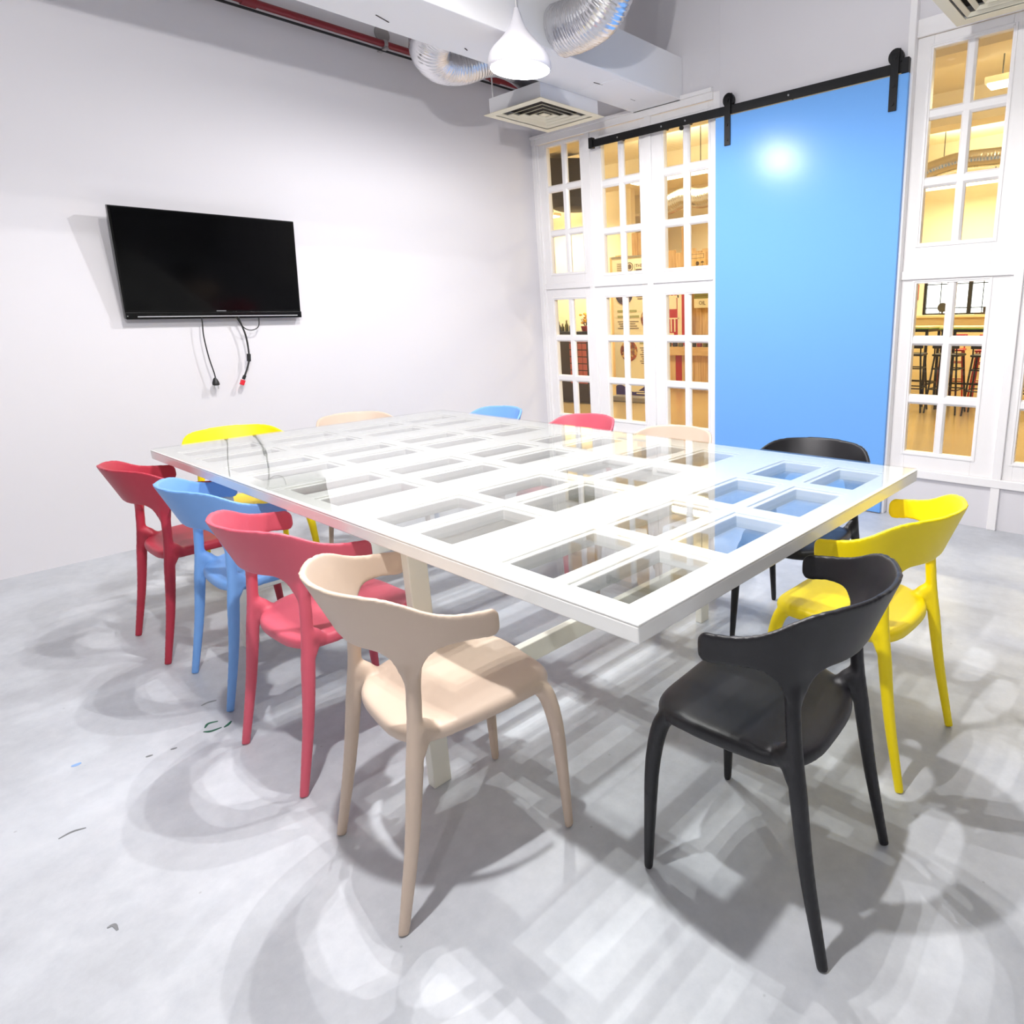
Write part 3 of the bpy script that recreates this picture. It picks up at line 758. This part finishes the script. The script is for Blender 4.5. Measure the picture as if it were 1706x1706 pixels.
flex_duct('foil_duct', 'crumpled silver foil hose under the ceiling beyond the third window column', [(-6.3,7.55,2.72),(-5.9,7.5,2.70),(-5.6,7.5,2.76),(-5.3,7.5,2.72),(-4.9,7.5,2.78)], .12, 180, 12)

for nm, xs_, y, z in (('foil_duct.002', (-3.1, -1.6, -.5), 8.0, 2.79), ('foil_duct.003', (-6.0, -5.2), 7.5, 2.73)):
    for x in xs_: MB().box(x-.012, x+.012, y-.004, y+.004, z, FZ).obj('hanger_strap', M_SILVER, bpy.data.objects[nm])
# pale plank screen
ps = thing('plank_screen', 'pale pine plank screen standing behind the white banner', 'screen', (-7.6, 9.62, 0))
for i in range(20):
    x = -8.95+.142*i
    h = 2.34 + .03*math.sin(i*2.1) if i not in (4, 5, 12) else 2.72
    rel(MB().box(x+.003, x+.139, 9.60+.006*(i % 2), 9.63+.006*(i % 2), .02, h).obj('plank', M_WOOD), ps)
rel(MB().box(-8.95,-6.1,9.64,9.68,.4,.5).box(-8.95,-6.1,9.64,9.68,1.9,2.0).obj('batten', M_WOODX), ps)
# timber serving counter in front of it
ct = thing('timber_counter', 'pale pine serving counter with a plank front before the plank screen', 'counter', (-6.75, 9.2, 0))
for i in range(11):
    x = -7.5+.134*i; rel(MB().box(x+.003,x+.131,9.20,9.225,.05,.60).obj('plank', M_FRED if i in (0, 1, 3) else M_WOOD), ct)
rel(MB().box(-7.55,-6.0,9.10,9.50,.60,.74).obj('worktop', M_WOODX, bevel=.004), ct)
rel(MB().box(-7.5,-6.03,9.225,9.48,0,.60).obj('carcass', M_WOOD), ct)
for i, (x, k) in enumerate(((-7.25,'G'),(-7.12,'D'),(-7.0,'G'),(-6.86,'R'),(-6.72,'D'),(-6.60,'R'),(-6.48,'G'),(-6.36,'R'))):
    mm = {'G': M_JARG, 'D': M_JARD, 'R': M_JARR}[k]
    t = thing('jar', 'small %s jar on the pine counter, number %s from the left' % ({'G':'olive','D':'dark','R':'red'}[k], ('one','two','three','four','five','six','seven','eight')[i]), 'jar', (x, 9.22, .74), 0, 'jars on the pine counter')
    MB().lathe([(.04,0),(.045,.01),(.045,.075),(.035,.09)], n=14).obj('body', mm, t, smooth=True); MB().lathe([(.037,.09),(.037,.108)], n=14).obj('lid', M_FBLACK, t, smooth=True)
# red printed board
rb = thing('printed_board', 'red board with cream block shapes leaning on the plank screen', 'sign', (-7.25, 9.5, 0))
rel(MB().box(-7.52,-7.02,9.50,9.52,.76,1.72).obj('backing', M_FRED), rb)
cr_ = MB()
for (x0,x1,z0,z1) in ((-7.45,-7.29,1.37,1.56),(-7.27,-7.18,.76,1.72),(-7.06,-7.02,.76,1.3),(-7.43,-7.40,.98,1.20),(-7.35,-7.32,.98,1.20),(-7.52,-7.24,1.20,1.222),(-7.52,-7.36,.78,.96),(-7.50,-7.24,1.56,1.60),(-7.44,-7.42,1.60,1.68),(-7.36,-7.34,1.60,1.68),(-7.28,-7.26,1.60,1.68)):
    cr_.box(x0,x1,9.496,9.5,z0,z1)
rel(cr_.obj('cream_blocks', M_CREAM), rb)
# cardboard box with care marks, and the sage sign
bx = thing('cardboard_box', 'cardboard box with two round care marks on the right of the plank screen', 'box', (-6.72, 9.4, 2.0))
rel(MB().box(-6.98,-6.56,9.35,9.575,2.02,2.26).obj('carton', M_WOOD), bx)
rel(MB().box(-6.95,-6.60,9.346,9.35,2.17,2.176).box(-6.95,-6.60,9.346,9.35,2.234,2.24).box(-6.95,-6.944,9.346,9.35,2.17,2.24).box(-6.606,-6.60,9.346,9.35,2.17,2.24).obj('printed_frame', M_TEXT), bx)
rel(MB().disc((-6.73,9.346,2.09), .034, 'y', .003, 16).obj('care_mark', M_TEXT), bx)
um = MB().box(-6.634,-6.628,9.346,9.35,2.05,2.10).box(-6.65,-6.612,9.346,9.35,2.05,2.056)
rows = [[(-6.631+.03*math.cos(math.pi*j/8), y, 2.095+.03*math.sin(math.pi*j/8)) for j in range(9)] for y in (9.346, 9.35)]
um.grid(rows); rel(um.obj('care_mark', M_TEXT), bx)
rel(MB().box(-6.95,-6.55,9.45,9.598,1.98,2.02).obj('shelf', M_WOODX), bx)
sg = thing('sage_sign', 'sage green sign with cream lower band reading OIL on the plank screen', 'sign', (-6.72, 9.5, 1.5))
rel(MB().box(-6.90,-6.58,9.48,9.599,1.53,1.72).obj('sage_panel', M_SIGNG), sg)
rel(MB().box(-6.90,-6.58,9.48,9.599,1.38,1.53).obj('cream_band', M_CREAM), sg)
for z in (1.57,1.61,1.65): rel(MB().box(-6.88,-6.60,9.477,9.48,z,z+.008).obj('printed_line', M_TEXT), sg)
text('OIL', .09, sg, (-6.80+6.72, 9.478-9.5, 1.43-1.5), 0, M_TEXT)

# roll-up banner
bn = thing('roll_up_banner', 'white roll-up banner with food photographs and a purple wave at its foot', 'banner', (-6.55, 7.55, 0), R(6))
MB().box(-.40,.42,-.004,.004,.10,2.09).obj('print', M_CREAM, bn)
MB().box(-.44,.46,-.10,.10,.0,.09).obj('base_cassette', M_GREYP, bn, bevel=.02)
MB().box(-.41,.43,-.012,.012,2.085,2.105).obj('top_bar', M_SILVER, bn)
MB().tube([(0,.03,.09),(0,.03,2.08)], .01, 8).obj('pole', M_SILVER, bn)
def by(z): return -.0075
wv = MB()
for k in range(6):
    z = 2.0-.028*k; n = 22; rows = []
    for yy in (-.007, -.004):
        rows.append([(-.31+.17*i/n, yy, z+.008*math.sin(i*1.7)+.004) for i in range(n+1)] + [(-.31+.17*i/n, yy, z+.008*math.sin(i*1.7)-.002) for i in range(n, -1, -1)])
    wv.grid(rows)
wv.obj('wave_mark', M_TEXT, bn)
em = MB()
for r0, r1 in ((.062,.052),(.034,.0)):
    n = 28
    rows = [[(-.085+r*math.cos(2*math.pi*j/n), y, 1.955+r*math.sin(2*math.pi*j/n)) for j in range(n)] for r, y in ((r0,-.0045),(r0,-.007),(max(r1,.001),-.007),(max(r1,.001),-.0045))]
    em.grid(rows, True, False)
em.obj('round_emblem', M_TEXT, bn)
MB().box(.005,.010,-.007,-.004,1.88,1.99).obj('divider', M_TEXT, bn)
text('THE TEA', .062, bn, (.022, -.0055, 1.945), 0, M_TEXT)
MB().box(.022,.30,-.0065,-.004,1.885,1.92).obj('small_print', M_TEXT, bn)
def photo(x, z, r, m): MB().disc((x, -.008, z), r, 'y', .004, 32).obj('food_photo', m, bn, smooth=True)
photo(-.20, 1.58, .155, M_FOOD2); photo(.24, 1.22, .15, M_FOOD1); photo(-.14, .76, .155, M_FOOD1)
def lines(x0, x1, z, n, nm='text_line'):
    for k in range(n): MB().box(x0+.02*((k*7) % 3), x1-.03*((k*5) % 3), -.0065, -.004, z-.032*k, z-.032*k+.011).obj(nm, M_TEXT, bn)
lines(.0, .38, 1.66, 6); lines(-.33, .05, 1.18, 4); lines(.06, .40, .80, 8)
for (x0, x1, z) in ((-.33,-.20,1.32),(-.17,.02,1.32),(-.33,-.22,1.24),(-.19,.06,1.24),(.06,.22,.86),(.25,.36,.86)): MB().box(x0, x1, -.0065, -.004, z, z+.032).obj('heading_print', M_TEXTG, bn)
n = 24; rows = []
for y in (-.008, -.004):
    rows.append([(-.40+.82*i/n, y, .20+.05*math.sin(i*.42+.6)+(.22*max(0, (i-15)/9))**1) for i in range(n+1)] + [(-.40+.82*i/n, y, .10) for i in range(n, -1, -1)])
MB().grid(rows).obj('purple_wave', M_PURP, bn)
for x0, x1, z in ((-.05,.12,.155),(.16,.33,.155),(-.02,.28,.125)): MB().box(x0, x1, -.010, -.008, z, z+.016).obj('small_print', M_CREAM, bn)

# dark bar counter with bottles and flowers on the left
bc = thing('dark_counter', 'dark brown bar counter beyond the window column next to the corner', 'counter', (-8.3, 7.2, 0))
rel(MB().box(-9.6,-7.04,7.0,7.36,.02,1.02).obj('body', M_BROWN), bc)
rel(MB().box(-9.65,-7.02,6.96,7.38,1.02,1.06).obj('worktop', M_FBLACK, bevel=.004), bc)
for i in range(5):
    for j in range(7):
        if (i*3+j*5) % 5 == 0: continue
        rel(MB().box(-7.49+.09*i,-7.412+.09*i,6.99,7.0,.30+.1*j,.385+.1*j).obj('tile', M_PINK), bc)
for i, (x, h, mm, nm) in enumerate(((-7.70,.13,M_JARD,'dark'),(-7.62,.10,M_JARG,'olive'),(-7.53,.15,M_JARG,'tall olive'),(-7.44,.12,M_JARD,'squat dark'))):
    t = thing('bottle', '%s bottle at the left on the dark bar counter' % nm, 'bottle', (x, 7.08, 1.06), 0, 'bottles on the dark bar counter')
    MB().lathe([(.026,0),(.028,.01),(.028,h*.6),(.012,h*.8),(.012,h)], n=14).obj('body', mm, t, smooth=True); MB().lathe([(.014,h),(.014,h+.015)], n=10).obj('cap', M_SILVER, t)
fl = thing('flower_arrangement', 'yellow flower arrangement in a red pot on the dark bar counter', 'flowers', (-7.17, 7.12, 1.06))
MB().lathe([(.05,0),(.07,.07),(.066,.075)], n=18).obj('pot', M_JARR, fl, smooth=True)
q = random.Random(4)
for k in range(16):
    a, rr, zz = q.uniform(0, 6.28), q.uniform(0, .09), q.uniform(.09, .26)
    MB().lathe([(.003,-.015),(.022,-.008),(.026,.004),(.012,.014),(.002,.016)], (rr*math.cos(a), rr*math.sin(a), zz), 8).obj('bloom', M_LEAF, fl, smooth=True)
st = MB()
for k in range(8): st.tube([(0,0,.05), (.06*math.cos(k), .06*math.sin(k), .18)], .004, 5)
st.obj('stem', M_JARG, fl)
# black stool with yellow pad before the counter
ys = thing('low_stool', 'low black stool with a round yellow pad before the dark counter', 'stool', (-7.95, 6.35, 0))
MB().lathe([(.15,.46),(.16,.47),(.16,.50),(.14,.52)], n=24).obj('pad', M_LEAF, ys, smooth=True)
MB().lathe([(.17,.44),(.17,.46)], n=24).obj('seat_plate', M_FBLACK, ys)
for a in range(4): MB().tube([(.13*math.cos(a*1.571+.78), .13*math.sin(a*1.571+.78), .44), (.19*math.cos(a*1.571+.78), .19*math.sin(a*1.571+.78), 0)], .012, 8).obj('leg', M_FBLACK, ys)
# dark extraction hood
hd = thing('extraction_hood', 'large dark grey hood hung from the ceiling, seen through the corner window column', 'hood', (-6.80, 6.62, 2.66), R(45))
MB().box(-.30,.30,-.30,.30,.10,.56).obj('canopy', M_HOOD, hd, bevel=.004)
MB().lathe([(.20,-.02),(.26,.0),(.30,.10)], n=40).obj('rim', M_HOOD, hd, smooth=True)
for sx in (-.2,.2): MB().tube([(sx,0,.56),(sx,0,FZ-2.64)], .012, 8).obj('drop_rod', M_FBLACK, hd)

# bar tables and stools on the right
def bar_table(x, y, label):
    t = thing('bar_table', label, 'table', (x, y, 0), 0, 'green edged bar tables')
    MB().box(-.62,.62,-.30,.30,1.03,1.055).obj('top', M_COUNT, t, bevel=.004); MB().box(-.625,.625,-.305,.305,1.022,1.034).obj('edge_band', M_GREENT, t)
    MB().box(-.6,.6,-.28,.28,.985,1.022).obj('frame', M_FBLACK, t)
    for sx in (-.58,.58):
        for sy in (-.26,.26): MB().box(sx-.016,sx+.016,sy-.016,sy+.016,0,.99).obj('leg', M_FBLACK, t)
        MB().box(sx-.012,sx+.012,-.26,.26,.28,.305).obj('foot_rail', M_FBLACK, t)
    MB().box(-.58,.58,.248,.272,.28,.305).obj('foot_rail', M_FBLACK, t)
bar_table(-2.05, 9.28, 'green edged bar table straight behind the stools, seen through the right hand window')
bar_table(-3.45, 9.40, 'green edged bar table further left behind the blue door edge')
bar_table(-.6, 9.28, 'green edged bar table to the right, beyond the last window column')
def stool(x, y, rz, m, label):
    t = thing('bar_stool', label, 'stool', (x, y, 0), R(rz), 'bar stools at the green edged tables')
    MB().box(-.16,.16,-.16,.16,.705,.735).obj('seat', m, t, bevel=.02)
    for sx in (-1, 1):
        for sy in (-1, 1): MB().tube([(sx*.13, sy*.13, .71), (sx*.19, sy*.19, 0)], .012, 8).obj('leg', m, t, smooth=True)
    for z, h in ((.30, .168), (.55,.148)):
        o = MB()
        for a, b in (((-h,-h),(h,-h)),((h,-h),(h,h)),((h,h),(-h,h)),((-h,h),(-h,-h))): o.tube([(a[0],a[1],z),(b[0],b[1],z)], .008, 6)
        o.obj('foot_ring', m, t)
    MB().box(-.16,.16,.14,.16,.80,.93).obj('back_rest', m, t, bevel=.01)
    for sx in (-.13,.13): MB().tube([(sx,.14,.72),(sx,.15,.86)], .009, 6).obj('back_post', m, t)
stool(-2.90, 8.72, 186, M_FBLACK, 'black bar stool leftmost beside the blue door edge')
stool(-2.46, 8.76, 178, M_FBLACK, 'black bar stool second from the blue door edge')
stool(-2.74, 9.92, 10, M_FRED, 'red bar stool on the far side between the two left tables')
stool(-2.02, 8.74, 183, M_FBLACK, 'black bar stool in the middle of the right hand window')
stool(-2.25, 9.82, 5, M_FRED, 'red bar stool on the far side of the middle bar table')
stool(-1.52, 8.76, 176, M_FBLACK, 'black bar stool at the right edge of the right hand window')
stool(-.9, 8.7, 185, M_FBLACK, 'black bar stool beyond the last window column')
lc = thing('long_counter', 'pale yellow long counter under the bright far window', 'counter', (-3.2, 10.7, 0))
rel(MB().box(-5.4,-.6,10.65,11.2,0,1.15).obj('body', M_COUNT), lc); rel(MB().box(-5.45,-.55,10.6,11.25,1.15,1.19).obj('worktop', M_COUNT, bevel=.004), lc)
mo = thing('desk_fan', 'small dark round fan on the long yellow counter', 'fan', (-3.22, 10.9, 1.19))
MB().lathe([(.05,0),(.06,.01),(.015,.03),(.012,.05)], n=16).obj('base', M_HOOD, mo, smooth=True); MB().disc((0,-.02,.11), .07, 'y', .04, 24).obj('cage', M_HOOD, mo, smooth=True)
tb = thing('tablet_stand', 'flat dark tray on the long yellow counter', 'tray', (-2.62, 10.9, 1.19))
MB().box(-.12,.12,-.08,.08,0,.03).obj('tray', M_BROWN, tb, bevel=.004); MB().box(-.02,.02,.0,.02,.03,.10).obj('clip', M_BROWN, tb)
rs = thing('notice_board', 'red and white notice beside the bright far window', 'sign', (-4.4, 12.98, 1.45))
MB().box(-.12,.12,-.02,0,0,.28).obj('red_panel', M_FRED, rs)
for z in (-.10,.28): MB().box(-.12,.12,-.02,0,z,z+.10).obj('white_panel', M_CREAM, rs)
